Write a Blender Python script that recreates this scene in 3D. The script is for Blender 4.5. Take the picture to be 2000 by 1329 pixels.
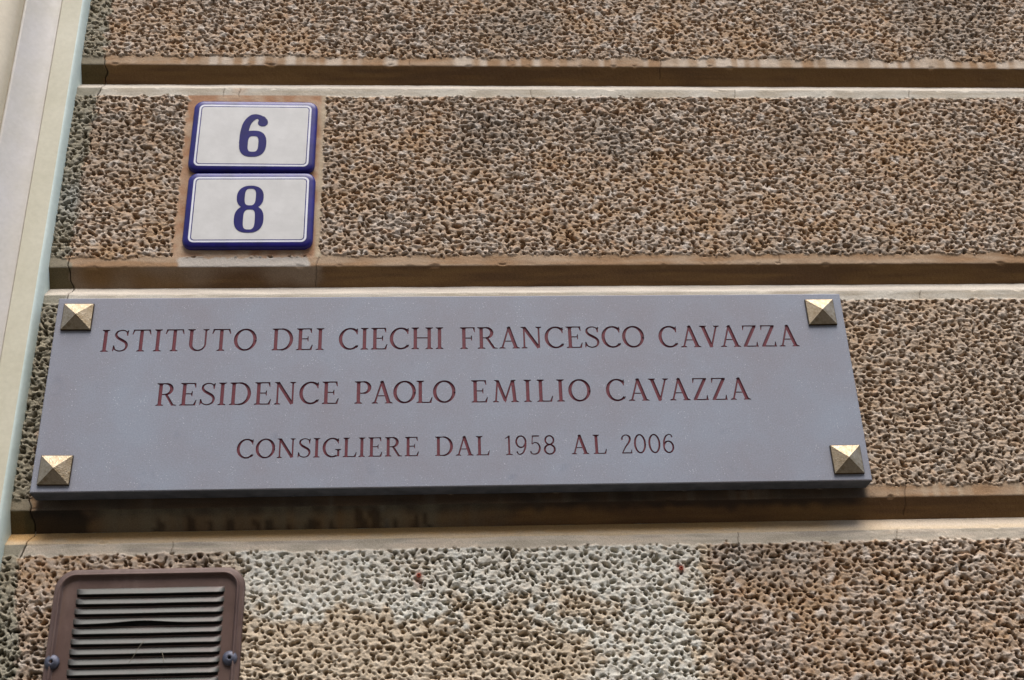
import bpy, math, random
import numpy as np
from mathutils import Matrix, Vector
from mathutils.geometry import delaunay_2d_cdt

S = bpy.context.scene
for o in list(bpy.data.objects):
    bpy.data.objects.remove(o)

# ------------------------------------------------------------------ camera, sky, sun, exposure
Z0 = 2.05                                   # height of the plaque's lower edge above the pavement
cd = bpy.data.cameras.new('camera'); cam = bpy.data.objects.new('camera', cd)
S.collection.objects.link(cam); S.camera = cam
r = Vector((0.99828412, -0.04803427, -0.03348923))
u = Vector((0.00804046, -0.4540542, 0.89093779))
f = Vector((0.05800147, 0.88967831, 0.45288887))
M = Matrix.Identity(4)
for i in range(3):
    M[i][0], M[i][1], M[i][2] = r[i], u[i], -f[i]
M.translation = Vector((-0.02034619, -1.38300396, -0.49805667 + Z0))
cam.matrix_world = M
cd.sensor_width = 36.0; cd.lens = 43.2; cd.clip_start = 0.02; cd.clip_end = 500
cd.dof.use_dof = True; cd.dof.focus_distance = 1.52; cd.dof.aperture_fstop = 9.0

SUN_EL, SUN_AZ = 66.0, 8.0                 # azimuth from straight in front of the wall, to the right
w = bpy.data.worlds.new('World'); S.world = w; w.use_nodes = True
nt = w.node_tree; bg = nt.nodes['Background']
sky = nt.nodes.new('ShaderNodeTexSky'); sky.sky_type = 'NISHITA'; sky.sun_disc = False
sky.sun_elevation = math.radians(SUN_EL)
sky.sun_rotation = math.radians(180 - SUN_AZ)
sky.air_density = 1.0; sky.dust_density = 2.5; sky.ozone_density = 1.0
nt.links.new(sky.outputs[0], bg.inputs[0]); bg.inputs[1].default_value = 0.15
sl = bpy.data.lights.new('sun', 'SUN'); so = bpy.data.objects.new('sun', sl); S.collection.objects.link(so)
sl.energy = 1.75; sl.angle = math.radians(38); sl.color = (1.0, 0.97, 0.93)
a, e = math.radians(SUN_AZ), math.radians(SUN_EL)
sd = Vector((math.sin(a)*math.cos(e), -math.cos(a)*math.cos(e), math.sin(e)))
so.rotation_euler = sd.to_track_quat('Z', 'Y').to_euler(); so.location = (1.2, -3, 6)
S.view_settings.view_transform = 'Standard'; S.view_settings.look = 'None'
S.view_settings.exposure = 1.08; S.view_settings.gamma = 1.0
try: S.view_settings.use_curve_mapping = False
except Exception: pass

# ------------------------------------------------------------------ helpers
C = S.collection
rng = np.random.default_rng(7)
random.seed(7)

def lin(r_, g_, b_):
    q = np.array([r_, g_, b_], float)/255
    return np.where(q <= .04045, q/12.92, ((q+.055)/1.055)**2.4)

def ob(name, mesh, parent=None):
    o = bpy.data.objects.new(name, mesh); C.objects.link(o)
    if parent is not None: o.parent = parent
    return o

def empty(name, loc, label, cat, group=None):
    o = bpy.data.objects.new(name, None); C.objects.link(o); o.location = loc
    o.empty_display_size = .02
    o['label'] = label; o['category'] = cat
    if group: o['group'] = group
    return o

def mesh(name, v, fc, mats, idx=None, smooth=False):
    m = bpy.data.meshes.new(name); m.from_pydata([tuple(map(float, p)) for p in v], [], fc)
    for k in mats: m.materials.append(k)
    if idx is not None: m.polygons.foreach_set('material_index', idx)
    m.polygons.foreach_set('use_smooth', [smooth]*len(m.polygons))
    m.update(); return m

class NB:
    """small node builder"""
    def __init__(s, name):
        s.m = bpy.data.materials.new(name); s.m.use_nodes = True
        s.t = s.m.node_tree; s.b = s.t.nodes['Principled BSDF']
        s.tc = s.t.nodes.new('ShaderNodeTexCoord')
    def n(s, ty, **k):
        x = s.t.nodes.new(ty)
        for a_, b_ in k.items(): setattr(x, a_, b_)
        return x
    def l(s, a_, b_): s.t.links.new(a_, b_)
    def noise(s, scale, detail=3, rough=.55, vec=None, stretch=None):
        x = s.n('ShaderNodeTexNoise'); x.inputs['Scale'].default_value = scale
        x.inputs['Detail'].default_value = detail; x.inputs['Roughness'].default_value = rough
        src = s.tc.outputs['Object']
        if stretch:
            mp = s.n('ShaderNodeMapping'); mp.inputs['Scale'].default_value = stretch
            s.l(src, mp.inputs[0]); src = mp.outputs[0]
        s.l(src, x.inputs['Vector']); return x.outputs['Fac']
    def ramp(s, fac, stops):
        x = s.n('ShaderNodeValToRGB'); el = x.color_ramp.elements
        while len(el) < len(stops): el.new(.5)
        for k, (p, c) in enumerate(stops):
            el[k].position = p; el[k].color = (*[float(q) for q in c], 1)
        s.l(fac, x.inputs[0]); return x.outputs[0]
    def mix(s, fac, a_, b_, mode='MIX'):
        x = s.n('ShaderNodeMix', data_type='RGBA', blend_type=mode)
        for sock, v in ((x.inputs[0], fac), (x.inputs[6], a_), (x.inputs[7], b_)):
            if hasattr(v, 'links'): s.l(v, sock)
            elif isinstance(v, (int, float)): sock.default_value = v
            else: sock.default_value = (*[float(q) for q in v], 1)
        return x.outputs[2]
    def bump(s, h, dist, strength=1.0):
        x = s.n('ShaderNodeBump'); x.inputs['Distance'].default_value = dist
        x.inputs['Strength'].default_value = strength
        s.l(h, x.inputs['Height']); s.l(x.outputs[0], s.b.inputs['Normal'])
    def set(s, col=None, rough=None, metal=None, spec=None, coat=None):
        for k, v in (('Base Color', col), ('Roughness', rough), ('Metallic', metal), ('Specular IOR Level', spec), ('Coat Weight', coat)):
            if v is None: continue
            if hasattr(v, 'links'): s.l(v, s.b.inputs[k])
            elif isinstance(v, (int, float)): s.b.inputs[k].default_value = v
            else: s.b.inputs[k].default_value = (*[float(q) for q in v], 1)
        return s.m

# ------------------------------------------------------------------ materials
k = NB('stucco')
vc = k.n('ShaderNodeVertexColor', layer_name='pigment')
fine = k.ramp(k.noise(900, 3, .6), [(.3, (.74, .73, .72)), (.7, (1.22, 1.22, 1.22))])
col = k.mix(1.0, vc.outputs[0], fine, 'MULTIPLY')
k.bump(k.noise(700, 4, .65), .0005, .8)
STUCCO = k.set(col, .93, spec=.2)

k = NB('grey_stone')
base = k.ramp(k.noise(7, 6, .68), [(.3, lin(130, 127, 133)), (.7, lin(136, 142, 153))])
gr = k.ramp(k.noise(620, 4, .75), [(.3, (.80, .80, .80)), (.7, (1.2, 1.2, 1.2))])
c1 = k.mix(1.0, base, gr, 'MULTIPLY')
vo = k.n('ShaderNodeTexVoronoi'); vo.inputs['Scale'].default_value = 330; k.l(k.tc.outputs['Object'], vo.inputs['Vector'])
sp = k.ramp(vo.outputs['Distance'], [(.0, (1, 1, 1)), (.2, (0, 0, 0))])
pick = k.ramp(k.noise(60, 1, .5), [(.42, (0, 0, 0)), (.7, (.8, .8, .8))])
spm = k.mix(1.0, sp, pick, 'MULTIPLY')
c2 = k.mix(spm, c1, lin(236, 238, 245))
dk = k.ramp(k.noise(26, 3, .6), [(.64, (1, 1, 1)), (.78, (.84, .85, .88))])
c3 = k.mix(1.0, c2, dk, 'MULTIPLY')
k.bump(k.noise(1300, 2, .5), .00015, .6)
STONE = k.set(c3, .62, spec=.4)

k = NB('shaded_underside_stone'); SHADED_STONE = k.set(k.ramp(k.noise(40, 5, .65), [(.3, lin(62, 66, 72)), (.7, lin(92, 96, 104))]), .85, spec=.2)  # darker copy of the plaque stone, underside shade painted in
k = NB('letter_paint')
LETTER = k.set(k.ramp(k.noise(500, 3, .6), [(.3, lin(80, 18, 32)), (.7, lin(108, 28, 44))]), .6)

k = NB('hammered_brass')
br = k.ramp(k.noise(170, 3, .6), [(.3, lin(128, 112, 88)), (.7, lin(160, 148, 128))])
vo = k.n('ShaderNodeTexVoronoi'); vo.inputs['Scale'].default_value = 620; k.l(k.tc.outputs['Object'], vo.inputs['Vector'])
k.bump(vo.outputs['Distance'], .0004, .6)
BRASS = k.set(br, .5, 1.0)
k = NB('stud_edge')
BRASS_D = k.set(lin(70, 55, 36), .5, .8)

def enamel(name, c_lo, c_hi, rough=.16):
    k = NB(name)
    cc = k.ramp(k.noise(40, 4, .6), [(.35, lin(*c_lo)), (.65, lin(*c_hi))])
    k.bump(k.noise(120, 3, .5), .0004, .4)
    return k.set(cc, rough, spec=.35, coat=.05)
E_WHITE = enamel('white_enamel', (192, 190, 186), (202, 200, 196), .4)
E_LINE = enamel('bright_white_enamel', (214, 214, 220), (224, 224, 228))
k = NB('blue_ink'); INK = k.set(k.ramp(k.noise(60, 4), [(.3, lin(10, 5, 76)), (.7, lin(18, 10, 100))]), .45, spec=.2)
E_BLUE = enamel('blue_enamel', (18, 13, 84), (28, 20, 112), .38)

k = NB('vent_metal')
vb = k.ramp(k.noise(24, 5, .65), [(.3, lin(78, 58, 50)), (.7, lin(96, 75, 67))])
ds = k.ramp(k.noise(60, 4, .6, stretch=(1, 1, .25)), [(.5, (0, 0, 0)), (.75, (.45, .45, .45))])
vb = k.mix(ds, vb, lin(120, 100, 90))
k.bump(k.noise(300, 3, .5), .0002, .5)
VENT = k.set(vb, .48, .15)
k = NB('vent_louvre_metal')
vb = k.ramp(k.noise(45, 5, .65, stretch=(.4, 1, 1.6)), [(.3, lin(64, 54, 48)), (.5, lin(74, 74, 68)), (.72, lin(84, 68, 62))])
k.bump(k.noise(300, 3, .5), .0002, .5)
LOUVRE = k.set(vb, .5, .1)
k = NB('screw_steel')
SCREW = k.set(k.ramp(k.noise(200, 3), [(.3, lin(66, 68, 80)), (.7, lin(96, 98, 110))]), .55, .5)
k = NB('dark_void')
VOID = k.set(lin(22, 17, 14), .9)

def paint(name, lo, hi, rough=.5, bumpd=.0006):
    k = NB(name)
    c_ = k.ramp(k.noise(14, 5, .6), [(.3, lin(*lo)), (.7, lin(*hi))])
    d_ = k.ramp(k.noise(170, 3, .6), [(.25, (.93, .93, .92)), (.7, (1.03, 1.03, 1.03))])
    c_ = k.mix(1.0, c_, d_, 'MULTIPLY')
    k.bump(k.noise(55, 5, .6), bumpd, .7)
    return k.set(c_, rough)
CREAM = paint('cream_paint', (192, 187, 164), (202, 197, 176))
SKYLIT = paint('skylit_cream_paint', (192, 206, 198), (206, 218, 210))  # cream reveal, greenish sky light painted into its colour
SKY_TINT = paint('sky_tinted_paint', (190, 184, 172), (198, 193, 188), .4)  # lilac sky reflection painted into the moulding's colour
BEIGE = paint('beige_paint', (188, 177, 154), (196, 186, 163), .45)

OCHRE = paint('ochre_plaster', (150, 122, 90), (166, 138, 104), .8)
k = NB('rust'); RUST = k.set(k.ramp(k.noise(500, 3), [(.3, lin(120, 44, 24)), (.7, lin(176, 74, 44))]), .8)
k = NB('dry_stalk'); STALK = k.set(lin(120, 110, 92), .8)
k = NB('paving')
bk = k.n('ShaderNodeTexBrick'); bk.inputs['Scale'].default_value = 1.0
bk.inputs['Color1'].default_value = (*lin(96, 90, 82), 1); bk.inputs['Color2'].default_value = (*lin(84, 78, 70), 1)
bk.inputs['Mortar'].default_value = (*lin(50, 46, 42), 1); bk.inputs['Mortar Size'].default_value = .01
k.l(k.tc.outputs['Object'], bk.inputs['Vector'])
PAVE = k.set(bk.outputs[0], .8)

# ------------------------------------------------------------------ periodic noise images (0.8 mm pixels)
PX = .7; NX, NZ = 2304, 1536
KX = np.fft.fftfreq(NX, PX)[None, :]; KZ = np.fft.fftfreq(NZ, PX)[:, None]
def fnoise(sx, sz, band=True):
    """noise with correlation lengths sx, sz in mm, unit variance"""
    F = np.fft.fft2(rng.standard_normal((NZ, NX)))
    g = np.exp(-2*math.pi**2*((KX*sx)**2+(KZ*sz)**2))
    if band: g = g-np.exp(-2*math.pi**2*((KX*sx*2)**2+(KZ*sz*2)**2))
    q = np.fft.ifft2(F*g).real
    return ((q-q.mean())/q.std()).astype(np.float32)
def samp(img, x, z):
    fx = np.mod(x/PX, NX); fz = np.mod(z/PX, NZ)
    ix = np.floor(fx).astype(int) % NX; iz = np.floor(fz).astype(int) % NZ
    tx = fx-np.floor(fx); tz = fz-np.floor(fz); jx = (ix+1) % NX; jz = (iz+1) % NZ
    return (img[iz, ix]*(1-tx)+img[iz, jx]*tx)*(1-tz)+(img[jz, ix]*(1-tx)+img[jz, jx]*tx)*tz

N_low = fnoise(60, 45); N_mid = fnoise(16, 12); N_sm = fnoise(5, 4)
N_lump = fnoise(2.4, 1.9); N_fine = fnoise(1.1, .9); N_long = fnoise(6.5, 1.8); N_streak = fnoise(4, 45, False)
N_wx = fnoise(3.2, 3.2); N_wz = fnoise(3.2, 3.2); N_grain = fnoise(22, 1.5, False)

# pits: jittered grid of small holes with a random size, depth and slant
def stamp_pits(sp, r0, r1, d0, d1):
    gx, gz = np.meshgrid(np.arange(0, NX*PX, sp), np.arange(0, NZ*PX, sp*.8))
    gx = gx+(np.arange(gx.shape[0]) % 2)[:, None]*sp/2
    n = gx.size
    px = (gx.ravel()+rng.normal(0, sp*.27, n)); pz = (gz.ravel()+rng.normal(0, sp*.22, n))
    R = rng.uniform(r0, r1, n)*np.where(rng.random(n) < .08, 1.3, 1)
    D = rng.uniform(d0, d1, n)*R; el = np.where(rng.random(n) < .25, rng.uniform(1.4, 2.0, n), rng.uniform(1, 1.25, n))
    an = rng.normal(0, .35, n)
    out = np.zeros(NX*NZ, np.float32)
    ix = np.round(px/PX).astype(int); iz = np.round(pz/PX).astype(int)
    for dx in range(-8, 9):
        for dz in range(-5, 6):
            X = (ix+dx)*PX-px; Zq = (iz+dz)*PX-pz
            xr = (X*np.cos(an)+Zq*np.sin(an))/el; zr = -X*np.sin(an)+Zq*np.cos(an)
            t = np.clip((1-np.sqrt(xr**2+zr**2)/(R+.35))*2.6, 0, 1)
            v = D*t*t*(3-2*t)
            np.maximum.at(out, ((iz+dz) % NZ)*NX+(ix+dx) % NX, v.astype(np.float32))
    return out.reshape(NZ, NX)
PIT = np.maximum(stamp_pits(8.5, 1.25, 2.05, 3.5, 6.5), stamp_pits(6.3, .6, 1.15, .8, 2.2))
ridge = 1-np.minimum(np.abs(N_long), 1.6)**.85; ridge2 = 1-np.abs(fnoise(3.4, 1.5))
ROUGH = .30*N_lump+.62*ridge+.42*ridge2+.26*N_sm+.22*N_fine

def smooth(e0, e1, x):
    t = np.clip((x-e0)/(e1-e0), 0, 1); return t*t*(3-2*t)

CRX = np.array([(-183, -484), (-150, -489), (-103, -500), (-79, -500.6), (-48, -496.5), (-38, -491), (6, -499.6), (120, -497), (276, -490.7), (283, -486.6), (300, -492), (316, -495.2), (348, -494.7), (387, -493), (450, -495), (535, -491), (583, -491.2), (609, -486), (645, -486.6), (715, -489.5), (800, -487)])
HAIR = [(-318, 604, 588), (-296, 604, 588), (112, 604, 588), (402, 604, 588), (655, 604, 588), (-178, 330, 292), (430, 330, 316), (610, 275, 262), (180, 275, 262), (-330, -50, -66), (330, -50, -66), (520, -50, -66), (540, 4, -30), (705, 4, -12), (-60, 659, 645), (300, 659, 630)]
# ------------------------------------------------------------------ the stucco wall
PITCH = 328.0
EDGES = {2: 1301.0, 1: 973.0, 0: 645.0, -1: 316.0, -2: -10.0, -3: -338.0, -4: -666.0}
GD, GH, GL = 15.0, 24.0, 41.0               # groove: depth, drop of its upper face, total height
WX0, WX1 = -519.5, 2600.0

def xgrid(fine, hidden=None):
    xs = [WX0]; x = WX0
    while x < WX1:
        if x < 900:
            st = fine
            if -505 < x < -480: st = min(fine, .45)
            if hidden and hidden[0] < x < hidden[1]: st = 5.0
        elif x < 1350: st = max(fine, 3.0)
        else: st = min(40, st*1.12)
        x += st; xs.append(x)
    return np.array(xs)

def course(zt, zb, fine, parent, vis, hidden=None):
    """zt: lower edge of the course above, zb: own lower edge; vis: z range of fine rows"""
    P = []
    for i in range(13): P.append((GD*(1-i/12), (zt-GH)+(GH-GL)*i/12, 0))
    z = zt-GL
    while z > zb+.5:
        st = fine*.97 if vis[0] < z < vis[1] else min(25, fine*8)
        z = max(z-st, zb); P.append((0, z, 1))
    for i in range(1, 19): P.append((GD*i/18, zb-GH*i/18, 2))
    P = np.array(P, float)
    kind = P[:, 2].copy(); yz = P[:, :2].copy()
    sm = yz.copy(); sm[1:-1] = .25*yz[:-2]+.5*yz[1:-1]+.25*yz[2:]
    near = np.zeros(len(yz), bool)
    for c_ in (12, len(yz)-19): near[max(0, c_-2):c_+3] = True
    yz = np.where(near[:, None], sm, yz)
    xs = xgrid(fine, hidden)
    X, ZZ = np.meshgrid(xs, yz[:, 1]); Yb = np.repeat(yz[:, 0][:, None], len(xs), 1)
    K = np.repeat(kind[:, None], len(xs), 1)
    tn = np.gradient(yz, axis=0); tn /= np.linalg.norm(tn, axis=1)[:, None]+1e-9
    nY, nZ = tn[:, 1], -tn[:, 0]            # outward normal (front: y negative)
    nl, nm = samp(N_low, X, ZZ), samp(N_mid, X, ZZ)
    ns = samp(N_sm, X, ZZ)
    wx = X+.9*samp(N_wx, X, ZZ); wz = ZZ+.75*samp(N_wz, X, ZZ)
    # where the rough panel lies
    rag = 1.0*ns+1.0*nm+.8*samp(N_lump, X+400, ZZ)+.6*samp(N_fine, X, ZZ+90)
    top, bot = zt-54.5+.6*rag, zb+13.5+1.0*rag
    Mk = smooth(0, 2.2, top-ZZ)*smooth(0, 2.2, ZZ-bot)*(K == 1)
    if zb == 316.0:                          # smooth mortar round the number tiles
        ra2 = .9*samp(N_lump, X+60, ZZ)+.5*rag; ins = np.minimum(np.minimum(X+367+ra2, -176-X+ra2), ZZ-329+rag)
        Mk = Mk*(1-smooth(-1, 1.5, ins)); tile = smooth(-1, 2, ins)*(K == 1)*smooth(0, 2, zt-53-ZZ)
    else: tile = 0*X
    # lime patch below the plaque
    e1 = 9*nm+4*ns+5*samp(N_wx, X, ZZ)*.6
    lime = smooth(-272, -240, X+e1)*smooth(-3, 3, 283-X+e1*.6-.25*np.maximum(0, -ZZ-130))*smooth(-150, -125, ZZ+e1*1.5)*smooth(-62, -66, ZZ)
    lime2 = smooth(150, 190, X+e1*2)*smooth(-9, 8, 262-X+e1*1.6)*smooth(-62, -66, ZZ)*.9
    lime = np.clip(np.maximum(lime*(.85+.08*nm), lime2), 0, 1)*(zb == -338.0)
    lime_soft = np.clip(smooth(-300, -220, X)*smooth(420, 200, X)*(zb == -338.0)*.5, 0, 1)
    pit = samp(PIT, wx, wz); rg = samp(ROUGH, wx, wz)
    amp = np.clip(1+.2*nl+.22*nm, .5, 1.6)
    pamp = np.clip(1+.15*nl-.1*nm, .6, 1.4)*(1-.2*lime)
    # cement smear left of the tiles
    sme = np.exp(-(((X+505)/14)**2+((ZZ-418)/26)**2))
    pamp = pamp*(1-.6*sme)
    under = smooth(-452, -446, X)*smooth(-246, -252, X)*smooth(-88, -94, ZZ)*(zb == -338.0)
    pamp = pamp*(1-.9*under)
    h = Mk*(.9*(1-.8*under)+rg*amp*(1-.35*lime)-pit*pamp)+(1-Mk)*(.10*ns+.15*nm+.06*samp(N_fine, X, ZZ)-1.3*np.clip(samp(N_sm, X+150, ZZ+60)-1.1, 0, 1.5)*smooth(3.5, .5, np.minimum(np.abs(ZZ-zb), np.abs(ZZ-(zt-GL)))))
    h = h+Mk*0.4*(1-under)
    # crack
    cx = np.interp(ZZ, CRX[:, 0], CRX[:, 1])+.9*samp(N_sm, 0*X+77, ZZ)
    inr = .35+.65*(1-Mk)
    ck = smooth(.85, .35, np.abs(X-cx))*inr*((ZZ > -190) & (ZZ < 720))
    h = h-2.6*ck
    hair = 0*X
    for (hx, za, zc) in HAIR:
        if zb-30 < za < zt+5:
            hair = np.maximum(hair, smooth(.75, .3, np.abs(X-hx-.35*(ZZ-za)*.3-.8*samp(N_sm, 0*X+hx, ZZ)))*(ZZ < za)*(ZZ > zc))
    h = h-.9*hair*(1-Mk); ck = np.maximum(ck, .6*hair*(1-Mk))
    # round drill holes
    for (hx, hz, hr) in ((-116.7, -110.9, 2.1), (-106.9, -110.5, 1.9), (-69.6, -109.5, 2.1), (223.6, -108.1, 2.0)):
        rr = np.hypot(X-hx, ZZ-hz); h = np.where(rr < hr+2.2, np.minimum(h, 0)*0+1.6, h)-5*smooth(hr, hr-.9, rr)*(rr < hr)
    V = np.stack([X, Yb-0, ZZ], -1)
    V[..., 1] += nY[:, None]*h*1.0; V[..., 2] += nZ[:, None]*h
    V = V.reshape(-1, 3)/1000
    V[:, 2] += Z0
    # ---- pigment
    def L3(c_): return lin(*c_)[None, None, :]
    def mixc(a_, b_, t_): return a_*(1-t_[..., None])+b_*t_[..., None]
    tan, grey, pale = L3((186, 154, 120)), L3((194, 178, 161)), L3((220, 208, 194))
    t1 = np.clip(.62+.3*(rg-.3)-.35*np.clip(pit, 0, 3)/3+.16*nm+.1*nl, 0, 1)
    rough_c = mixc(tan+0*X[..., None], grey, t1)
    rough_c = mixc(rough_c, L3((190, 146, 104)), np.clip(.2*ns+.2*samp(N_sm, X+700, ZZ)-.15, 0, .5))
    rough_c = mixc(rough_c, pale, np.clip(.55*samp(N_sm, X+200, ZZ+300)-.45, 0, .8))
    rough_c = mixc(rough_c, L3((146, 136, 124)), np.clip(.4*samp(N_low, X+500, ZZ+100)-.3, 0, .4))
    if zb == -338.0: rough_c = mixc(rough_c, L3((216, 200, 174)), np.clip(.7*smooth(300, 270, X+e1)*smooth(-290, -250, X+e1), 0, .75))
    if zb == -10.0: rough_c = mixc(rough_c, L3((196, 176, 152)), .35+0*X)
    rough_c = mixc(rough_c, L3((226, 224, 212)), np.clip(lime*(.8+.12*samp(N_lump, X+90, ZZ)), 0, 1))
    gl = smooth(cx+2.5+2*ns, cx-2.5+2*ns, X)                                 # greenish older plaster left of the crack
    rough_c = mixc(rough_c, L3((150, 148, 130)), gl*.75)
    rough_c = mixc(rough_c, L3((168, 166, 156)), np.clip(sme*1.3, 0, .9))
    for (hx, hz, rr_) in ((-47.5, -96.8, 3.8), (256.6, -94.2, 3.6), (-48.5, -106, 5)):
        rough_c = mixc(rough_c, L3((170, 70, 40)), .8*np.exp(-((X-hx)**2+((ZZ-hz)/1.3)**2)/rr_**2)*(1 if rr_ < 5 else .3))
    st = samp(N_streak, X, ZZ*.3); gn = samp(N_grain, X, ZZ)
    # smooth margins
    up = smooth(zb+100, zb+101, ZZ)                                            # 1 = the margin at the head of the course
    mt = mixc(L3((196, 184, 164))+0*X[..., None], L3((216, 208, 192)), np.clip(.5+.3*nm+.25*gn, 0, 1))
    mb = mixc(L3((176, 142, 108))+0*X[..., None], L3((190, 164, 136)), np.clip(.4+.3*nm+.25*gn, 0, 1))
    if zb == 645.0: mb = mixc(mb, L3((226, 210, 190)), np.clip((.35*st+.1)*1.2+.35*(X > 380), 0, .85)*smooth(-470, -380, X))
    if zb == 316.0: mb = mixc(mb, L3((214, 206, 194)), smooth(-360, -353, X+2*ns)*smooth(-186, -194, X+3*ns)*.9)
    if zb == -10.0: mb = mixc(mb, L3((200, 178, 150)), np.clip(1.1*st-.5, 0, .8))
    if zb == -10.0: mb = mixc(mb, L3((48, 46, 44)), smooth(497, 488, X)*smooth(-494, -489, X)*np.clip(.78+.06*nm, 0, .92))  # plaque's shadow and black staining painted into this margin
    if zb == -338.0:
        mt = mixc(mt, L3((222, 206, 184)), np.clip(.5+.4*gn+.3*nm, 0, 1))
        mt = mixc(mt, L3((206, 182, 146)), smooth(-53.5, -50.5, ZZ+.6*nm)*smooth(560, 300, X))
        mt = mixc(mt, L3((170, 160, 148)), np.clip(.9*samp(N_grain, X+300, ZZ)-.7, 0, .5))
    if zb == 316.0: mt = mixc(mt, L3((206, 160, 116)), np.clip(.5*nm-.1, 0, .5)*smooth(-380, -360, X)*smooth(-150, -180, X))
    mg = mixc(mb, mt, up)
    mg = mixc(mg, L3((150, 146, 128)), gl*.8)
    tl = mixc(L3((182, 140, 108))+0*X[..., None], L3((200, 172, 144)), np.clip(.5+.4*nm+.3*ns, 0, 1))
    tl = mixc(tl, L3((206, 196, 170)), smooth(-186, -180, X)*.55)
    mg = mixc(mg, tl, tile)
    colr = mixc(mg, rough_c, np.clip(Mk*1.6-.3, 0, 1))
    # groove, upper face: brown weathered stucco
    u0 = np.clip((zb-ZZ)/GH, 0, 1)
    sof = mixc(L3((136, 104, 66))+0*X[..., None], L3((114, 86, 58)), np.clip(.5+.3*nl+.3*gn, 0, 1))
    if zb == 316.0:
        sof = mixc(sof, L3((150, 128, 104)), smooth(-168, -182, X+2*ns)*smooth(0.1, .9, .55+.25*nm))
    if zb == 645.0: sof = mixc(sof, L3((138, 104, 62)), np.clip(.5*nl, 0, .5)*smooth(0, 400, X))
    if zb == -10.0:
        sof = mixc(sof, L3((140, 120, 92)), smooth(-480, -420, X)*smooth(60, -80, X)*(.6+.2*nm))
        sof = mixc(sof, L3((40, 40, 42)), smooth(.6, .1, u0+.05*ns)*smooth(500, 470, X)*smooth(-500, -490, X)*.75)  # plaque's shade painted in together with staining along the soffit head
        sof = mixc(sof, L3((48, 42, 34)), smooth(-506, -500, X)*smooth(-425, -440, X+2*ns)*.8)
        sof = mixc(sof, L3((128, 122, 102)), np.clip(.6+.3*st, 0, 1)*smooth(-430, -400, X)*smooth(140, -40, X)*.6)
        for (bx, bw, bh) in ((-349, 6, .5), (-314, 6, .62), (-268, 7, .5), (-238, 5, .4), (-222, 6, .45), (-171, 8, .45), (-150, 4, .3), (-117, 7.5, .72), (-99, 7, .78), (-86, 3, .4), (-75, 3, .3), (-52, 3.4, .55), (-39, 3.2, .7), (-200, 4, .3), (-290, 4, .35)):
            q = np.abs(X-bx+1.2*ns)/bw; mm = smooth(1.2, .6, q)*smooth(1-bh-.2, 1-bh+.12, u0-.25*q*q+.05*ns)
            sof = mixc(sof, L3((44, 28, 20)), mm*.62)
        sof = mixc(sof, L3((126, 120, 106)), smooth(2.2, 1.0, np.abs(X+92-6*u0+ns))*.5)
    sof = mixc(sof, L3((92, 84, 54)), gl*.7)
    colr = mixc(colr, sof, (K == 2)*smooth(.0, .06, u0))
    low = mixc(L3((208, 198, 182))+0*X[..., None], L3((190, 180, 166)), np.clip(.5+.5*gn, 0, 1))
    if zb == -338.0: low = mixc(L3((206, 166, 112))+0*X[..., None], L3((206, 190, 168)), smooth(300, 560, X+20*nm)); low = mixc(low, L3((206, 186, 156)), smooth(zt-GL+9, zt-GL+2, ZZ+.8*ns)*.75)  # orange glow of bounced light painted on the ledge, cream towards the lip
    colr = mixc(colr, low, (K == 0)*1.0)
    colr = mixc(colr, L3((40, 34, 30)), ck*.9)
    nr, nc = X.shape
    me = bpy.data.meshes.new('stucco_course')
    me.vertices.add(nr*nc); me.vertices.foreach_set('co', V.astype(np.float32).ravel())
    ii = (np.arange(nr-1)[:, None]*nc+np.arange(nc-1)[None, :]).ravel()
    q = np.stack([ii, ii+nc, ii+nc+1, ii+1], 1).ravel().astype(np.int32)
    nf = len(ii)
    me.loops.add(nf*4); me.loops.foreach_set('vertex_index', q)
    me.polygons.add(nf); me.polygons.foreach_set('loop_start', np.arange(0, nf*4, 4, dtype=np.int32))
    me.polygons.foreach_set('use_smooth', np.ones(nf, bool))
    me.update(calc_edges=True)
    at = me.color_attributes.new('pigment', 'FLOAT_COLOR', 'POINT')
    rgba = np.ones((nr*nc, 4), np.float32); rgba[:, :3] = np.clip(colr.reshape(-1, 3)*.77, .005, .9)
    at.data.foreach_set('color', rgba.ravel())
    me.materials.append(STUCCO)
    o = ob('stucco_course', me, parent)
    o.matrix_parent_inverse = parent.matrix_world.inverted()
    return o

wall = empty('building_wall', (0, 0, 0), 'rusticated tan stucco facade wall with pitted panels between smooth horizontal grooves', 'wall')
course(1629.0, EDGES[2], 14, wall, (0, 0))
course(EDGES[2], EDGES[1], 10, wall, (0, 0))
course(EDGES[1], EDGES[0], 1.05, wall, (640, 800))
course(EDGES[0], EDGES[-1], 1.05, wall, (0, 700))
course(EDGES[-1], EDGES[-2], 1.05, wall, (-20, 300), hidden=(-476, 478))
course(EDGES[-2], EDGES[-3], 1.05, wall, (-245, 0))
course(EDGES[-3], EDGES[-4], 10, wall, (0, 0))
# plain plinth down to the pavement
def box(name, x0, x1, y0, y1, z0, z1, mat, parent=None, bev=0):
    v = [(x, y, z) for z in (z0, z1) for y in (y0, y1) for x in (x0, x1)]
    fc = [(0, 2, 3, 1), (4, 5, 7, 6), (0, 1, 5, 4), (2, 6, 7, 3), (0, 4, 6, 2), (1, 3, 7, 5)]
    o = ob(name, mesh(name, v, fc, [mat]), parent)
    if bev:
        b = o.modifiers.new('bevel', 'BEVEL'); b.width = bev; b.segments = 2
    return o
box('plinth', -.5195, 2.6, -.02, .3, 0, Z0-.691, BEIGE, wall)
box('upper_wall', -.5195, 2.6, .016, .3, Z0-.69, Z0+4.0, BEIGE, wall)
box('upper_storey', -.5195, 2.6, 0, .0155, Z0+1.606, Z0+4.0, BEIGE, wall)

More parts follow.
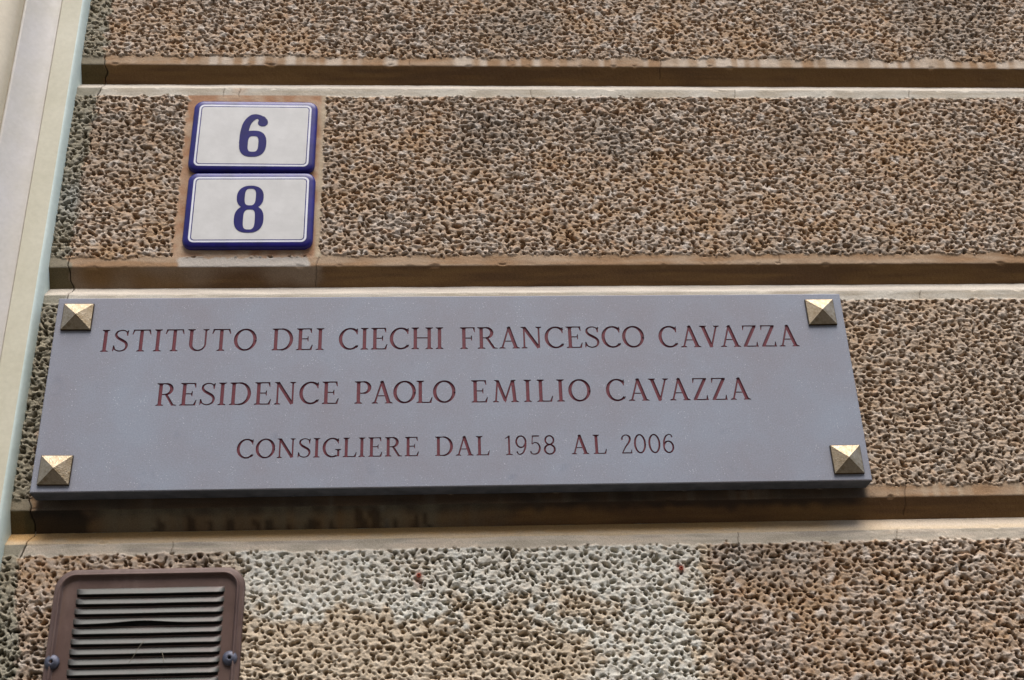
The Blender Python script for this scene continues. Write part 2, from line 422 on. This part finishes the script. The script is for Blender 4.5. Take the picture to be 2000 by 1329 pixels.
# ------------------------------------------------------------------ ground
g = ob('pavement', mesh('pavement', [(-60, -60, 0), (60, -60, 0), (60, 60, 0), (-60, 60, 0)], [(0, 1, 2, 3)], [PAVE])); g['kind'] = 'structure'

# the ochre house front on the other side of the street (behind the camera; it colours the light and shows in the brass)
ofv = [(-10, -9, 0), (11, -9, 0), (11, -9, 11.0), (-10, -9, 11.0), (-10, -15, 0), (11, -15, 0), (11, -15, 11.0), (-10, -15, 11.0)]
o = ob('opposite_facade', mesh('opposite_facade', ofv, [(0, 3, 2, 1), (3, 7, 6, 2), (0, 4, 7, 3), (1, 2, 6, 5), (4, 5, 6, 7)], [OCHRE])); o['kind'] = 'structure'
# ------------------------------------------------------------------ painted door surround on the left
js = empty('door_surround', (-.55, 0, 0), 'cream painted moulded door surround along the left edge of the rough wall', 'door surround')
def extrude(name, prof, mat, parent, z0=0, z1=Z0+2.5, smoothf=True, nz=14):
    n = len(prof); v = []; fc = []
    for j in range(nz+1):
        z = z0+(z1-z0)*j/nz
        for (x, y) in prof: v.append((x/1000, y/1000, z))
    for j in range(nz):
        for i in range(n-1):
            a_ = j*n+i; fc.append((a_, a_+1, a_+n+1, a_+n))
    m = mesh(name, v, fc, [mat], smooth=smoothf)
    o = ob(name, m, parent); o.matrix_parent_inverse = Matrix.Translation(-parent.location)
    return o
def arc(cx, cy, rx, ry, a0, a1, n=12):
    return [(cx+rx*math.cos(math.radians(a0+(a1-a0)*i/n)), cy+ry*math.sin(math.radians(a0+(a1-a0)*i/n))) for i in range(n+1)]
extrude('reveal_edge', [(-524.6, -19.2), (-523.2, -18.6), (-521.8, -16.5), (-519.6, -10), (-519.3, 3), (-519.2, 19)][::-1], SKYLIT, js)
extrude('fillet', [(-524.6, -19.2), (-540, -19.3), (-551.8, -19.2), (-552.6, -18.2), (-552.8, -15)], CREAM, js, smoothf=False)
cav = [(-552.8, -15), (-553.4, -17.5)]+[(-554+(-593+554)*t, -18-26*(t**1.7)) for t in np.linspace(0, 1, 16)]
extrude('cavetto_moulding', cav+[(-594.5, -42)], SKY_TINT, js)
ovo = [(-594.5, -42), (-595.2, -46)]+arc(-640, -46, 44, 22, 0, -90, 14)[1:]+[(-720, -68), (-900, -68)]
extrude('ovolo_moulding', ovo, BEIGE, js)

# ------------------------------------------------------------------ letterforms (own drawing, cap height = 1)
TH, ST = .073, .142
def quad_line(p, q, w0, w1=None):
    w1 = w0 if w1 is None else w1
    dx, dy = q[0]-p[0], q[1]-p[1]; L = math.hypot(dx, dy); nx, ny = -dy/L, dx/L
    return [(p[0]+nx*w0/2, p[1]+ny*w0/2), (q[0]+nx*w1/2, q[1]+ny*w1/2), (q[0]-nx*w1/2, q[1]-ny*w1/2), (p[0]-nx*w0/2, p[1]-ny*w0/2)]
def path(pts, ws):
    pts = np.array(pts, float); d = np.gradient(pts, axis=0); d /= np.linalg.norm(d, axis=1)[:, None]
    nrm = np.stack([-d[:, 1], d[:, 0]], 1); ws = np.array(ws)[:, None]/2
    a_, b_ = pts+nrm*ws, pts-nrm*ws
    return [[tuple(a_[i]), tuple(a_[i+1]), tuple(b_[i+1]), tuple(b_[i])] for i in range(len(pts)-1)]
def ell(cx, cy, rx, ry, a0, a1, n=28, thin=TH, thick=ST, tilt=0):
    P, W_ = [], []
    for i in range(n+1):
        t = math.radians(a0+(a1-a0)*i/n)
        P.append((cx+rx*math.cos(t), cy+ry*math.sin(t)))
        W_.append(thin+(thick-thin)*abs(math.cos(t-tilt))**1.6)
    return path(P, W_)
def catmull(P, n=6):
    P = [np.array(p, float) for p in P]; Q = [2*P[0]-P[1]]+P+[2*P[-1]-P[-2]]; out = []
    for i in range(1, len(Q)-2):
        for k_ in range(n):
            t = k_/n
            out.append(.5*((2*Q[i])+(-Q[i-1]+Q[i+1])*t+(2*Q[i-1]-5*Q[i]+4*Q[i+1]-Q[i+2])*t*t+(-Q[i-1]+3*Q[i]-3*Q[i+1]+Q[i+2])*t**3))
    out.append(P[-1]); return out
def ser(x, y, w, up, L=.085, R=.085):
    """foot (up=1) or head (up=-1) serif under a stem of width w at x"""
    s = up
    q = [(x-w/2-L, y), (x+w/2+R, y), (x+w/2+R, y+.032*s), (x+w/2, y+.075*s), (x-w/2, y+.075*s), (x-w/2-L, y+.032*s)]
    return q if s > 0 else q[::-1]
def stem(x, w=ST, y0=0, y1=1, b=1, t=1):
    o = [[(x-w/2, y0), (x+w/2, y0), (x+w/2, y1), (x-w/2, y1)]]
    if b: o.append(ser(x, y0, w, 1))
    if t: o.append(ser(x, y1, w, -1))
    return o
def rect(x0, y0, x1, y1): return [(x0, y0), (x1, y0), (x1, y1), (x0, y1)]

def glyphs():
    G = {}
    G['I'] = (stem(.14), .28)
    s = catmull([(.575, .80), (.52, .92), (.345, .972), (.165, .90), (.125, .755), (.21, .625), (.36, .53), (.52, .42), (.585, .27), (.52, .10), (.335, .028), (.15, .085), (.075, .21)])
    ws = np.interp(np.linspace(0, 1, len(s)), [0, .1, .2, .33, .5, .66, .8, .9, 1], [.06, .05, .055, .1, .12, .105, .055, .05, .07])
    G['S'] = (path(s, ws)+[[(.53, .86), (.555, .72), (.60, .72), (.62, .98), (.59, .98)], [(.03, .02), (.06, .02), (.12, .14), (.09, .28), (.045, .28)]], .66)
    G['T'] = (stem(.38, t=0)+[rect(.06, .945, .70, 1), [(.0, .78), (.035, .77), (.11, .96), (.09, 1), (.045, 1)], [(.76, .78), (.725, .77), (.65, .96), (.67, 1), (.715, 1)]], .76)
    Uc = [(.14, .97), (.14, .6), (.14, .36)]+[(.43-.29*math.cos(math.radians(t)), .32-.295*math.sin(math.radians(t))) for t in range(0, 181, 12)]+[(.72, .36), (.72, .6), (.72, .97)]
    n = len(Uc); G['U'] = (path(Uc, np.interp(np.arange(n), [0, 4, n*.5, n-4, n], [ST, ST, .06, TH, TH]))+[ser(.14, 1, ST, -1), ser(.72, 1, TH, -1), rect(.09, .9, .19, .97), rect(.694, .9, .746, .97)], .86)
    G['O'] = (ell(.45, .5, .39, .47, 0, 360, 44, tilt=.12), .90)
    G['C'] = (ell(.45, .5, .39, .47, 42, 318, 36, tilt=.1)+[[(.67, .86), (.715, .70), (.755, .70), (.76, .98), (.735, .98)], [(.70, .11), (.76, .22), (.79, .20), (.735, .075)]], .80)
    G['G'] = (ell(.45, .5, .39, .47, 42, 300, 36, tilt=.1)+[[(.67, .86), (.715, .70), (.755, .70), (.76, .98), (.735, .98)], rect(.69, .05, .79, .42), [(.59, .42), (.87, .42), (.87, .385), (.79, .35), (.69, .35), (.59, .385)], [(.60, .05), (.69, .13), (.69, .05), (.64, .03)]], .88)
    G['D'] = (stem(.15)+[rect(.15, .948, .40, 1), rect(.15, 0, .40, .052)]+ell(.38, .5, .40, .474, 90, -90, 24), .85)
    G['E'] = (stem(.15)+[rect(.15, .948, .60, 1), [(.52, .96), (.60, 1), (.615, .79), (.585, .78)], rect(.15, .49, .48, .54), [(.455, .63), (.485, .63), (.485, .40), (.455, .40), (.43, .49), (.43, .54)], rect(.15, 0, .62, .052), [(.54, .04), (.62, 0), (.665, .24), (.635, .25)]], .68)
    G['F'] = (stem(.15)+[rect(.15, .948, .60, 1), [(.52, .96), (.60, 1), (.615, .77), (.585, .76)], rect(.15, .47, .48, .52), [(.455, .61), (.485, .61), (.485, .38), (.455, .38), (.43, .47), (.43, .52)]], .62)
    G['L'] = (stem(.15)+[rect(.15, 0, .60, .052), [(.52, .04), (.60, 0), (.645, .25), (.615, .26)]], .65)
    G['H'] = (stem(.15)+stem(.72)+[rect(.15, .49, .72, .545)], .87)
    G['P'] = (stem(.15)+[rect(.15, .948, .36, 1), rect(.15, .44, .36, .49)]+ell(.35, .72, .245, .254, 90, -90, 20), .62)
    G['R'] = (stem(.15)+[rect(.15, .948, .36, 1), rect(.15, .475, .36, .525)]+ell(.35, .737, .235, .237, 90, -90, 20)+[quad_line((.37, .52), (.665, .03), .10), [(.60, 0), (.82, 0), (.82, .032), (.70, .06), (.61, .07)]], .80)
    G['A'] = ([quad_line((.135, .02), (.42, 1), TH), quad_line((.405, 1), (.70, .02), ST*1.05), rect(.24, .315, .60, .363), [(.37, .93), (.46, .93), (.435, 1.02), (.395, 1.02)], ser(.135, 0, TH, 1, .09, .09), ser(.705, 0, ST, 1, .08, .08)], .85)
    G['V'] = ([quad_line((.13, .98), (.425, .0), ST*1.05), quad_line((.42, .0), (.70, .98), TH), [(.375, .06), (.46, .06), (.44, -.015), (.40, -.015)], ser(.13, 1, ST, -1, .08, .08), ser(.70, 1, TH, -1, .09, .09)], .84)
    G['N'] = (stem(.16, TH, t=0)+stem(.77, TH, b=0, y0=.02)+[quad_line((.16, .98), (.755, .02), ST), [(.03, 1), (.22, 1), (.18, .92), (.03, .968)]], .92)
    G['M'] = ([quad_line((.12, .02), (.20, .98), TH), quad_line((.20, .97), (.51, .06), ST*.95), quad_line((.50, .06), (.80, .98), TH), quad_line((.82, .98), (.90, .02), ST), ser(.12, 0, TH, 1), ser(.90, 0, ST, 1), [(.07, 1), (.24, 1), (.22, .9), (.07, .968)], [(.78, 1), (.95, 1), (.95, .968), (.87, .93), (.77, .92)], [(.47, .08), (.545, .08), (.52, -.01), (.495, -.01)]], 1.02)
    G['Z'] = ([rect(.08, .948, .66, 1), rect(.05, 0, .68, .052), quad_line((.60, .97), (.12, .03), ST*.95), [(.07, .78), (.10, .77), (.15, .96), (.12, 1), (.08, 1)], [(.655, .22), (.625, .23), (.58, .04), (.62, 0), (.665, 0)]], .72)
    G['1'] = ([rect(.21, 0, .30, 1.0), ser(.255, 0, .09, 1, .12, .12), [(.06, .83), (.21, .90), (.21, 1), (.17, .94), (.06, .865)]], .46)
    c8 = ell(.31, .745, .20, .225, 0, 360, 26, thick=.085)+ell(.31, .265, .24, .24, 0, 360, 28, thick=.1)
    G['8'] = (c8, .62)
    G['0'] = (ell(.32, .5, .245, .47, 0, 360, 36, thick=.095), .64)
    s6 = catmull([(.53, .86), (.47, .95), (.36, .965), (.22, .86), (.125, .62), (.10, .38)])
    G['6'] = (path(s6, np.interp(np.linspace(0, 1, len(s6)), [0, .3, .7, 1], [.06, .05, .08, .09]))+ell(.33, .32, .225, .295, 0, 360, 30, thick=.09)+[[(.48, .84), (.52, .80), (.56, .84), (.545, .90), (.49, .91)]], .62)
    G['9'] = ([[(.64-x, 1-y) for (x, y) in q] for q in G['6'][0]], .64)
    s2 = catmull([(.10, .74), (.14, .88), (.29, .965), (.45, .90), (.49, .74), (.42, .56), (.27, .36), (.09, .04)])
    G['2'] = (path(s2, np.interp(np.linspace(0, 1, len(s2)), [0, .15, .3, .5, .7, 1], [.08, .055, .055, .1, .09, .05]))+[rect(.07, 0, .56, .06), [(.53, .2), (.56, .2), (.56, 0), (.50, 0), (.50, .04)], [(.06, .76), (.09, .68), (.145, .72), (.13, .80), (.08, .80)]], .60)
    s5 = catmull([(.16, .55), (.30, .625), (.45, .57), (.535, .36), (.46, .12), (.30, .03), (.14, .06), (.08, .18)])
    G['5'] = (path(s5, np.interp(np.linspace(0, 1, len(s5)), [0, .2, .5, .8, 1], [.05, .055, .1, .05, .08]))+[quad_line((.16, .55), (.19, .97), .045), rect(.17, .93, .50, 1), [(.46, .93), (.50, 1), (.53, 1.03), (.51, .94)]], .60)
    return G
GL_ = glyphs()
WORDS = [
    (30.0, 179.1, 'ISTITUTO', -432, -245), (30.0, 179.1, 'DEI', -226.5, -163.3), (30.0, 179.1, 'CIECHI', -145.2, -17), (30.0, 178.9, 'FRANCESCO', 3.7, 232.9), (30.0, 178.6, 'CAVAZZA', 250.9, 427.8),
    (29.6, 106.8, 'RESIDENCE', -359.1, -143), (29.6, 106.7, 'PAOLO', -124.1, -2.8), (29.6, 106.6, 'EMILIO', 16.3, 161.3), (29.6, 106.5, 'CAVAZZA', 180, 357.3),
    (24.6, 38.4, 'CONSIGLIERE', -259.6, -47), (24.6, 38.3, 'DAL', -27.8, 36.7), (24.6, 38.3, '1958', 54.9, 115), (24.6, 38.2, 'AL', 133.8, 175.9), (24.6, 38.2, '2006', 193.7, 256.9)]

def area(q): return .5*sum(q[i][0]*q[(i+1) % len(q)][1]-q[(i+1) % len(q)][0]*q[i][1] for i in range(len(q)))
def cdt(frame, polys):
    """frame: outline or None; polys: [(id, outline)]. Returns 2-D verts, triangles and the id of each triangle (-1 = frame, None = outside)"""
    vs, fs, own = [], [], []
    def add(q, i):
        if area(q) < 0: q = q[::-1]
        n = len(vs); vs.extend(Vector(p) for p in q); fs.append(list(range(n, n+len(q)))); own.append(i)
    if frame: add(frame, -1)
    for i, q in polys: add(q, i)
    v, ed, fo, ov, oe, of = delaunay_2d_cdt(vs, [], fs, 0, 1e-5, True)
    ids = []
    for t in of:
        k_ = [own[j] for j in t]; q = sorted((j for j in k_ if j >= 0), reverse=True)
        ids.append(q[0] if q else (-1 if k_ else None))
    return v, fo, ids

# ------------------------------------------------------------------ the plaque
PLY = -.030; DEP = .0014
plq = empty('stone_plaque', (0, PLY, Z0), 'long grey stone plaque engraved with three lines of dark red lettering', 'plaque')
polys = []; nlet = 0
for (H, bz, word, x0, x1) in WORDS:
    adv = []
    bb = []
    for ch in word:
        P_ = [p for q in GL_[ch][0] for p in q]; bb.append((min(p[0] for p in P_), max(p[0] for p in P_)))
    tot = sum(b-a_ for a_, b in bb)*H; gap = (x1-x0-tot)/(len(word)-1)
    # optical spacing: open shapes sit closer
    pr = []
    for i in range(len(word)-1):
        p2 = word[i:i+2]; w_ = 1.0
        if p2 in ('AV', 'VA'): w_ = -.1
        elif any(c_ in 'TAVLO' for c_ in p2): w_ = .75
        if p2 in ('HI', 'EI', 'IE', 'MI', 'IL', 'ID', 'DE', 'NC'): w_ = 1.15
        pr.append(w_)
    extra = [gap+((q-sum(pr)/len(pr))*H*.14) for q in pr]
    x = x0
    for i, ch in enumerate(word):
        for q in GL_[ch][0]:
            polys.append((nlet, [((x+(p[0]-bb[i][0])*H)/1000, (bz+p[1]*H)/1000) for p in q]))
        x += (bb[i][1]-bb[i][0])*H+(extra[i] if i < len(extra) else 0)
        nlet += 1
XL, XR, ZL, ZR = -.4902, .4902, 0.0, .2535
BV = .0011
frame = [(XL+BV, ZL+BV), (XR-BV, ZL+BV), (XR-BV, ZR-BV), (XL+BV, ZR-BV)]
v2, tri, ids = cdt(frame, polys)
emap = {}
for fi, t in enumerate(tri):
    for a_, b_ in zip(t, list(t[1:])+[t[0]]): emap[(a_, b_)] = fi
# slab
V_ = [(p[0], 0, p[1]) for p in v2]; F_ = [tuple(t) for t, i in zip(tri, ids) if i == -1]
n0 = len(V_)
ring = [(XL, XR, ZL, ZR, BV*.999), (XL, XR, ZL, ZR, .0258)]
for (xa, xb, za, zb, y) in ring: V_ += [(xa, y, za), (xb, y, za), (xb, y, zb), (xa, y, zb)]
near = lambda x, z: min(range(len(v2)), key=lambda i: (v2[i][0]-x)**2+(v2[i][1]-z)**2)
c4 = [near(*p) for p in frame]
for i in range(4):
    j = (i+1) % 4
    F_.append((c4[j], c4[i], n0+i, n0+j)[::-1]); F_.append((n0+i, n0+4+i, n0+4+j, n0+j))
F_.append((n0+4, n0+7, n0+6, n0+5))
sm_ = mesh('slab', V_, F_, [STONE, SHADED_STONE])
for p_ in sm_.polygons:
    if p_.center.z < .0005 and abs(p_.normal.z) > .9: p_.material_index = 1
ob('slab', sm_, plq)
for L in range(nlet):
    vm = {}; v_ = []; f_ = []
    def gv(i, d):
        if (i, d) not in vm: vm[(i, d)] = len(v_); v_.append((v2[i][0], DEP if d else 0, v2[i][1]))
        return vm[(i, d)]
    for t, i in zip(tri, ids):
        if i != L: continue
        f_.append(tuple(gv(q, 1) for q in t))
        for a_, b_ in zip(t, list(t[1:])+[t[0]]):
            fo = emap.get((b_, a_))
            if fo is None or ids[fo] != L: f_.append((gv(a_, 0), gv(a_, 1), gv(b_, 1), gv(b_, 0))[::-1])
    ob('letter', mesh('letter', v_, f_, [LETTER]), plq)

# ------------------------------------------------------------------ brass studs on the plaque
def stud_mesh():
    a_, h0, h1 = .0182, .0022, .0098; v = []; f_ = []
    for (s, y) in ((a_, 0), (a_, -h0), (a_*.965, -h0-.0006)):
        v += [(-s, y, -s), (s, y, -s), (s, y, s), (-s, y, s)]
    for rg in (0, 4):
        for i in range(4):
            j = (i+1) % 4; f_.append((rg+i, rg+j, rg+4+j, rg+4+i))
    return v, f_, a_, h0, h1
v, f_, a_, h0, h1 = stud_mesh()
m_base = mesh('base', v, f_, [BRASS_D])
s = a_*.965; N = 10; vv = []; ff = []
for i in range(N+1):                          # pyramid in rings, lightly uneven
    t = i/N; q = s*(1-t)+.0004*t; y = -h0-.0006-(h1-h0-.0006)*t
    for (cx, cz) in ((-1, -1), (1, -1), (1, 1), (-1, 1)): vv.append((cx*q, y, cz*q))
for i in range(N):
    for j in range(4):
        kx = (j+1) % 4; ff.append((i*4+j, i*4+kx, (i+1)*4+kx, (i+1)*4+j))
ff.append((N*4, N*4+1, N*4+2, N*4+3))
m_pyr = mesh('pyramid', vv, ff, [BRASS])
for (x, z, rot, lb) in ((-464.0, 226.3, .4, 'brass pyramid stud at the upper left corner of the grey plaque, before the word ISTITUTO'),
                        (461.2, 226.0, -.6, 'brass pyramid stud at the upper right corner of the grey plaque'),
                        (-464.3, 26.3, .8, 'brass pyramid stud at the lower left corner of the grey plaque'),
                        (463.2, 26.2, -.3, 'brass pyramid stud at the lower right corner of the grey plaque')):
    t = empty('brass_stud', (x/1000, PLY-.0001, Z0+z/1000), lb, 'stud', 'pyramid studs holding the plaque')
    t.rotation_euler = (0, math.radians(rot), 0)
    ob('base', m_base, t); ob('pyramid', m_pyr, t)

# ------------------------------------------------------------------ enamel number tiles
def rr(w_, h_, r_, n=10):
    P = []
    for (cx, cz, a0) in ((w_/2-r_, h_/2-r_, 0), (-w_/2+r_, h_/2-r_, 90), (-w_/2+r_, -h_/2+r_, 180), (w_/2-r_, -h_/2+r_, 270)):
        for i in range(n+1):
            t = math.radians(a0+90*i/n); P.append((cx+r_*math.cos(t), cz+r_*math.sin(t)))
    return P
def tile(cx, cz, w_, h_, rot, name, label, digit_polys, part_label):
    t = empty(name, (cx/1000, 0, Z0+cz/1000), label, 'house number')
    t.rotation_euler = (0, math.radians(rot), 0)
    # rings: inset, height, material of the band that starts there
    R = [(0, -1, 0), (.4, -4.9, 0), (1.4, -6.2, 0), (3.0, -6.9, 0), (5.5, -7.4, 0), (8.0, -7.65, 1), (10.6, -7.75, 0), (11.9, -7.78, 2), (16, -7.8, 2)]
    bands = {'border': [0, 1, 2, 3, 4], 'white_line': [5], 'blue_line': [6], 'enamel_face': [7]}
    mats = {'border': E_BLUE, 'white_line': E_LINE, 'blue_line': E_BLUE, 'enamel_face': E_WHITE}
    for nm, bs in bands.items():
        v = []; f_ = []
        for b in [bs[0]]+[q+1 for q in bs]:
            ins, y, _ = R[b]
            for (x, z) in rr(w_-2*ins, h_-2*ins, max(13-ins*.75, 2.5)): v.append((x/1000, y/1000, z/1000))
        n = 44
        for q in range(len(bs)):
            for i in range(n):
                j = (i+1) % n; f_.append((q*n+i, q*n+j, (q+1)*n+j, (q+1)*n+i)[::-1])
        if nm == 'enamel_face': f_.append(tuple(range(len(bs)*n, (len(bs)+1)*n))[::-1])
        ob(nm, mesh(nm, v, f_, [mats[nm]], smooth=(nm == 'border')), t)
    vs, tr, idd = cdt(None, [(i, q) for i, q in digit_polys])
    # id 1 = ink, id 2 = counter (wins)
    yb = -.0078; v = [(p[0]/1000, yb-.00035, p[1]/1000) for p in vs]+[(p[0]/1000, yb+.0001, p[1]/1000) for p in vs]; n = len(vs)
    ink = {}
    f_ = []
    for fi, (q, i) in enumerate(zip(tr, idd)):
        if i == 1:
            f_.append(tuple(q)); 
            for a_, b_ in zip(q, list(q[1:])+[q[0]]): ink[(a_, b_)] = 1
    for (a_, b_) in list(ink):
        if (b_, a_) not in ink: f_.append((a_, a_+n, b_+n, b_))
    o = ob('digit', mesh('digit', v, f_, [INK]), t)
    return t
def sell(cx, cy, rx, ry, p=2.5, n=40):
    o = []
    for i in range(n):
        t = 2*math.pi*i/n; c_, s_ = math.cos(t), math.sin(t)
        o.append((cx+rx*abs(c_)**(2/p)*math.copysign(1, c_), cy+ry*abs(s_)**(2/p)*math.copysign(1, s_)))
    return o
def cdt_pref(polys):  # counters first so that they win
    return sorted(polys, key=lambda q: -q[0])
eight = [(2, sell(0, 18.8, 7.2, 13.2, 3.2)), (2, sell(.3, -16.2, 7.6, 15.6, 3.4)), (1, sell(0, 18.4, 17.6, 18.3, 2.3)), (1, sell(0, -15.6, 19.2, 21.0, 2.5)), (1, rect(-9, -2, 9, 6))]
s6 = catmull([(-13.0, -14), (-12.6, 4), (-9.5, 20), (-2.5, 29.5), (6.0, 30.6), (12.2, 26.5)], 7)
six = [(2, sell(.4, -14.6, 7.0, 13.0, 3.4))]+[(1, q) for q in path(s6, np.interp(np.linspace(0, 1, len(s6)), [0, .3, .6, .75, .9, 1], [11, 11, 10, 7, 5.5, 8]))]
six += [(1, sell(0, -14.2, 18.2, 21.6, 2.5)), (1, sell(11.4, 21.2, 6.8, 6.6, 2.0, 26)), (1, [(4.5, 26), (14, 22), (17.5, 25), (13, 31), (6, 33)])]
tile(-271.8, 517.4, 168.5, 117.5, .5, 'number_tile', 'upper blue bordered enamel tile, showing a blue number 6 with a curled tip', six, 'six')
tile(-269.8, 398.3, 168.0, 117.5, 0, 'number_tile', 'lower blue bordered enamel tile, showing a blue number 8, just above the groove', eight, 'eight')

# ------------------------------------------------------------------ metal vent grille
VX0, VX1, VZ1, VZ0 = -455.0, -243.5, -83.8, -292.0
vcx, vcz = (VX0+VX1)/2, (VZ0+VZ1)/2; vw, vh = VX1-VX0, VZ1-VZ0
vent = empty('vent_grille', (vcx/1000, 0, Z0+vcz/1000), 'brown metal louvred vent cover with rounded corners on the rough wall', 'vent cover')
NL, LP = 15, 11.15
lx0, lx1 = -429.5-vcx, -265.5-vcx
slots = []
for i in range(NL):
    zt = -106.3-i*LP-vcz; slots.append(zt)
holes = [[(lx0+1, z-9.6), (lx1-1, z-9.6), (lx1-1, z-.6), (lx0+1, z-.6)] for z in slots]
PLN = 5.5
outer = rr(vw, vh, 23, 8)
vs, tr, idd = cdt([(x, z) for x, z in rr(vw-20, vh-20, 15, 8)], [(i, q) for i, q in enumerate(holes)])
v = [(p[0]/1000, -.0062, p[1]/1000) for p in vs]; f_ = [tuple(t) for t, i in zip(tr, idd) if i == -1]
ob('plate', mesh('plate', v, f_, [VENT]), vent)
# rim: folded edge and raised bead
prof = [(0, -.5), (0, -5.0), (.5, -6.2), (1.6, -6.9), (4.6, -7.0), (5.4, -7.4), (6.0, -9.3), (6.9, -10.7), (7.8, -10.6), (8.8, -8.9), (9.6, -6.6), (10.2, -6.15)]
v = []; f_ = []
for (ins, y) in prof:
    for (x, z) in rr(vw-2*ins, vh-2*ins, max(23-ins*.8, 8), 10): v.append((x/1000, y/1000, z/1000))
n = 44
for q in range(len(prof)-1):
    for i in range(n):
        j = (i+1) % n; f_.append((q*n+i, q*n+j, (q+1)*n+j, (q+1)*n+i)[::-1])
ob('rim', mesh('rim', v, f_, [VENT], smooth=True), vent)
v = [(x/1000, -.0050, z/1000) for x, z in rr(vw-6, vh-6, 20, 8)]
ob('dark_slot_sheet', mesh('dark_slot_sheet', v, [tuple(range(len(v)))[::-1]], [VOID]), vent)  # dark sheet that paints the shade inside the vent slots
def louvre(kink, seed):
    """pressed hood: springs from the plate, leans outwards and down, rounded ends, open underneath"""
    rl = random.Random(seed); nx, nz = 40, 9; v = []; f_ = []
    L = lx1-lx0
    for j in range(nz+1):
        t = j/nz
        for i in range(nx+1):
            s_ = i/nx; x = lx0+L*s_
            e_ = min(s_, 1-s_)*L
            ends = min(1, e_/9.0); ends = math.sin(ends*math.pi/2)**.8 if ends < 1 else 1
            out = (t**.75)*4.4*ends
            drop = t*(7.8-1.9*(1-ends)*t) 
            zz = -drop+.25*math.sin(s_*9+seed)*t*.5
            if kink: zz += kink*math.exp(-((s_-.47)/.19)**2)*t
            xx = x+(1-ends)*0
            v.append((xx/1000, (-6.25-out)/1000, zz/1000))
    for j in range(nz):
        for i in range(nx):
            a_ = j*(nx+1)+i; f_.append((a_, a_+nx+1, a_+nx+2, a_+1))
    m = mesh('louvre', v, f_, [LOUVRE], smooth=True); return m
lm = [louvre(0, q) for q in range(4)]; lk = louvre(3.0, 5)
for i in range(NL):
    o = ob('louvre', lk if i == 3 else lm[i % 4], vent); o.location = (0, 0, slots[i]/1000)
    sol = o.modifiers.new('thickness', 'SOLIDIFY'); sol.thickness = .0007; sol.offset = -1
# domed screws
def dome():
    pr = [(8.2, -0), (8.2, -1.0), (7.6, -2.2), (6.0, -3.4), (4.0, -4.2), (2.6, -4.5), (2.0, -4.3), (1.7, -1.5)]
    v = []; f_ = []; n = 24
    for (rd, y) in pr:
        for i in range(n):
            t = 2*math.pi*i/n; v.append((rd*math.cos(t)/1000, y/1000, rd*math.sin(t)/1000))
    for q in range(len(pr)-1):
        for i in range(n):
            j = (i+1) % n; f_.append((q*n+i, q*n+j, (q+1)*n+j, (q+1)*n+i))
    m = mesh('screw', v, f_+[tuple(range((len(pr)-1)*n, len(pr)*n))], [SCREW], smooth=True)
    m.materials.append(VOID); m.polygons[len(m.polygons)-1].material_index = 1; return m
dm = dome()
for x in (-446.3, -254.5):
    o = ob('screw', dm, vent); o.location = ((x-vcx)/1000, -.0068, (-187.5-vcz)/1000)

# ------------------------------------------------------------------ rusty wall plugs, dry stalks
def plug_mesh():
    pr = [(3.1, 2.0), (3.1, -3.4), (2.7, -3.9), (1.7, -3.9), (1.5, -3.4), (1.5, 1.5)]; n = 18; v = []; f_ = []
    for (rd, y) in pr:
        for i in range(n):
            t = 2*math.pi*i/n; v.append((rd*math.cos(t)/1000, y/1000, rd*math.sin(t)/1000))
    idx = []
    for q in range(len(pr)-1):
        for i in range(n):
            j = (i+1) % n; f_.append((q*n+i, q*n+j, (q+1)*n+j, (q+1)*n+i)); idx.append(1 if q == 4 else 0)
    f_.append(tuple(range(5*n, 6*n))); idx.append(1)
    return mesh('wall_plug', v, f_, [RUST, VOID], idx, True)
pm = plug_mesh()
for (x, z, lb) in ((-47.5, -96.8, 'small rusty red wall plug in the whitish rough stucco below the word CONSIGLIERE'),
                   (256.6, -94.2, 'small rusty red wall plug at the right end of the whitish stucco patch')):
    o = ob('wall_plug', pm); o.location = (x/1000, .001, Z0+z/1000); o.scale = (.75, 1, .75)
    o['label'] = lb; o['category'] = 'wall plug'; o['group'] = 'rusty plugs left in the wall'
def tube(pts, rad):
    v = []; f_ = []; n = 6; P = [Vector(p) for p in pts]
    for i, p in enumerate(P):
        d = (P[min(i+1, len(P)-1)]-P[max(i-1, 0)]).normalized(); a1 = d.orthogonal().normalized(); b1 = d.cross(a1)
        for j in range(n):
            t = 2*math.pi*j/n; v.append(p+(a1*math.cos(t)+b1*math.sin(t))*rad)
    for i in range(len(P)-1):
        for j in range(n):
            f_.append((i*n+j, i*n+(j+1) % n, (i+1)*n+(j+1) % n, (i+1)*n+j))
    return v, f_
for (pts, lb) in (([(-362, -14, -192), (-357, -16, -185), (-352, -17.5, -176), (-347.5, -15.5, -168)], 'thin dry stalk caught across the lower louvres of the vent, the longer one'),
                  ([(-327.5, -15, -180), (-325, -16.5, -186), (-324.5, -15, -192)], 'short dry stalk caught on the vent louvres, right of the longer one')):
    v, f_ = tube([(x/1000, y/1000, Z0+z/1000) for x, y, z in pts], .0003)
    o = ob('dry_stalk', mesh('dry_stalk', v, f_, [STALK], smooth=True)); o['label'] = lb; o['category'] = 'stalk'; o['group'] = 'dry stalks on the vent'
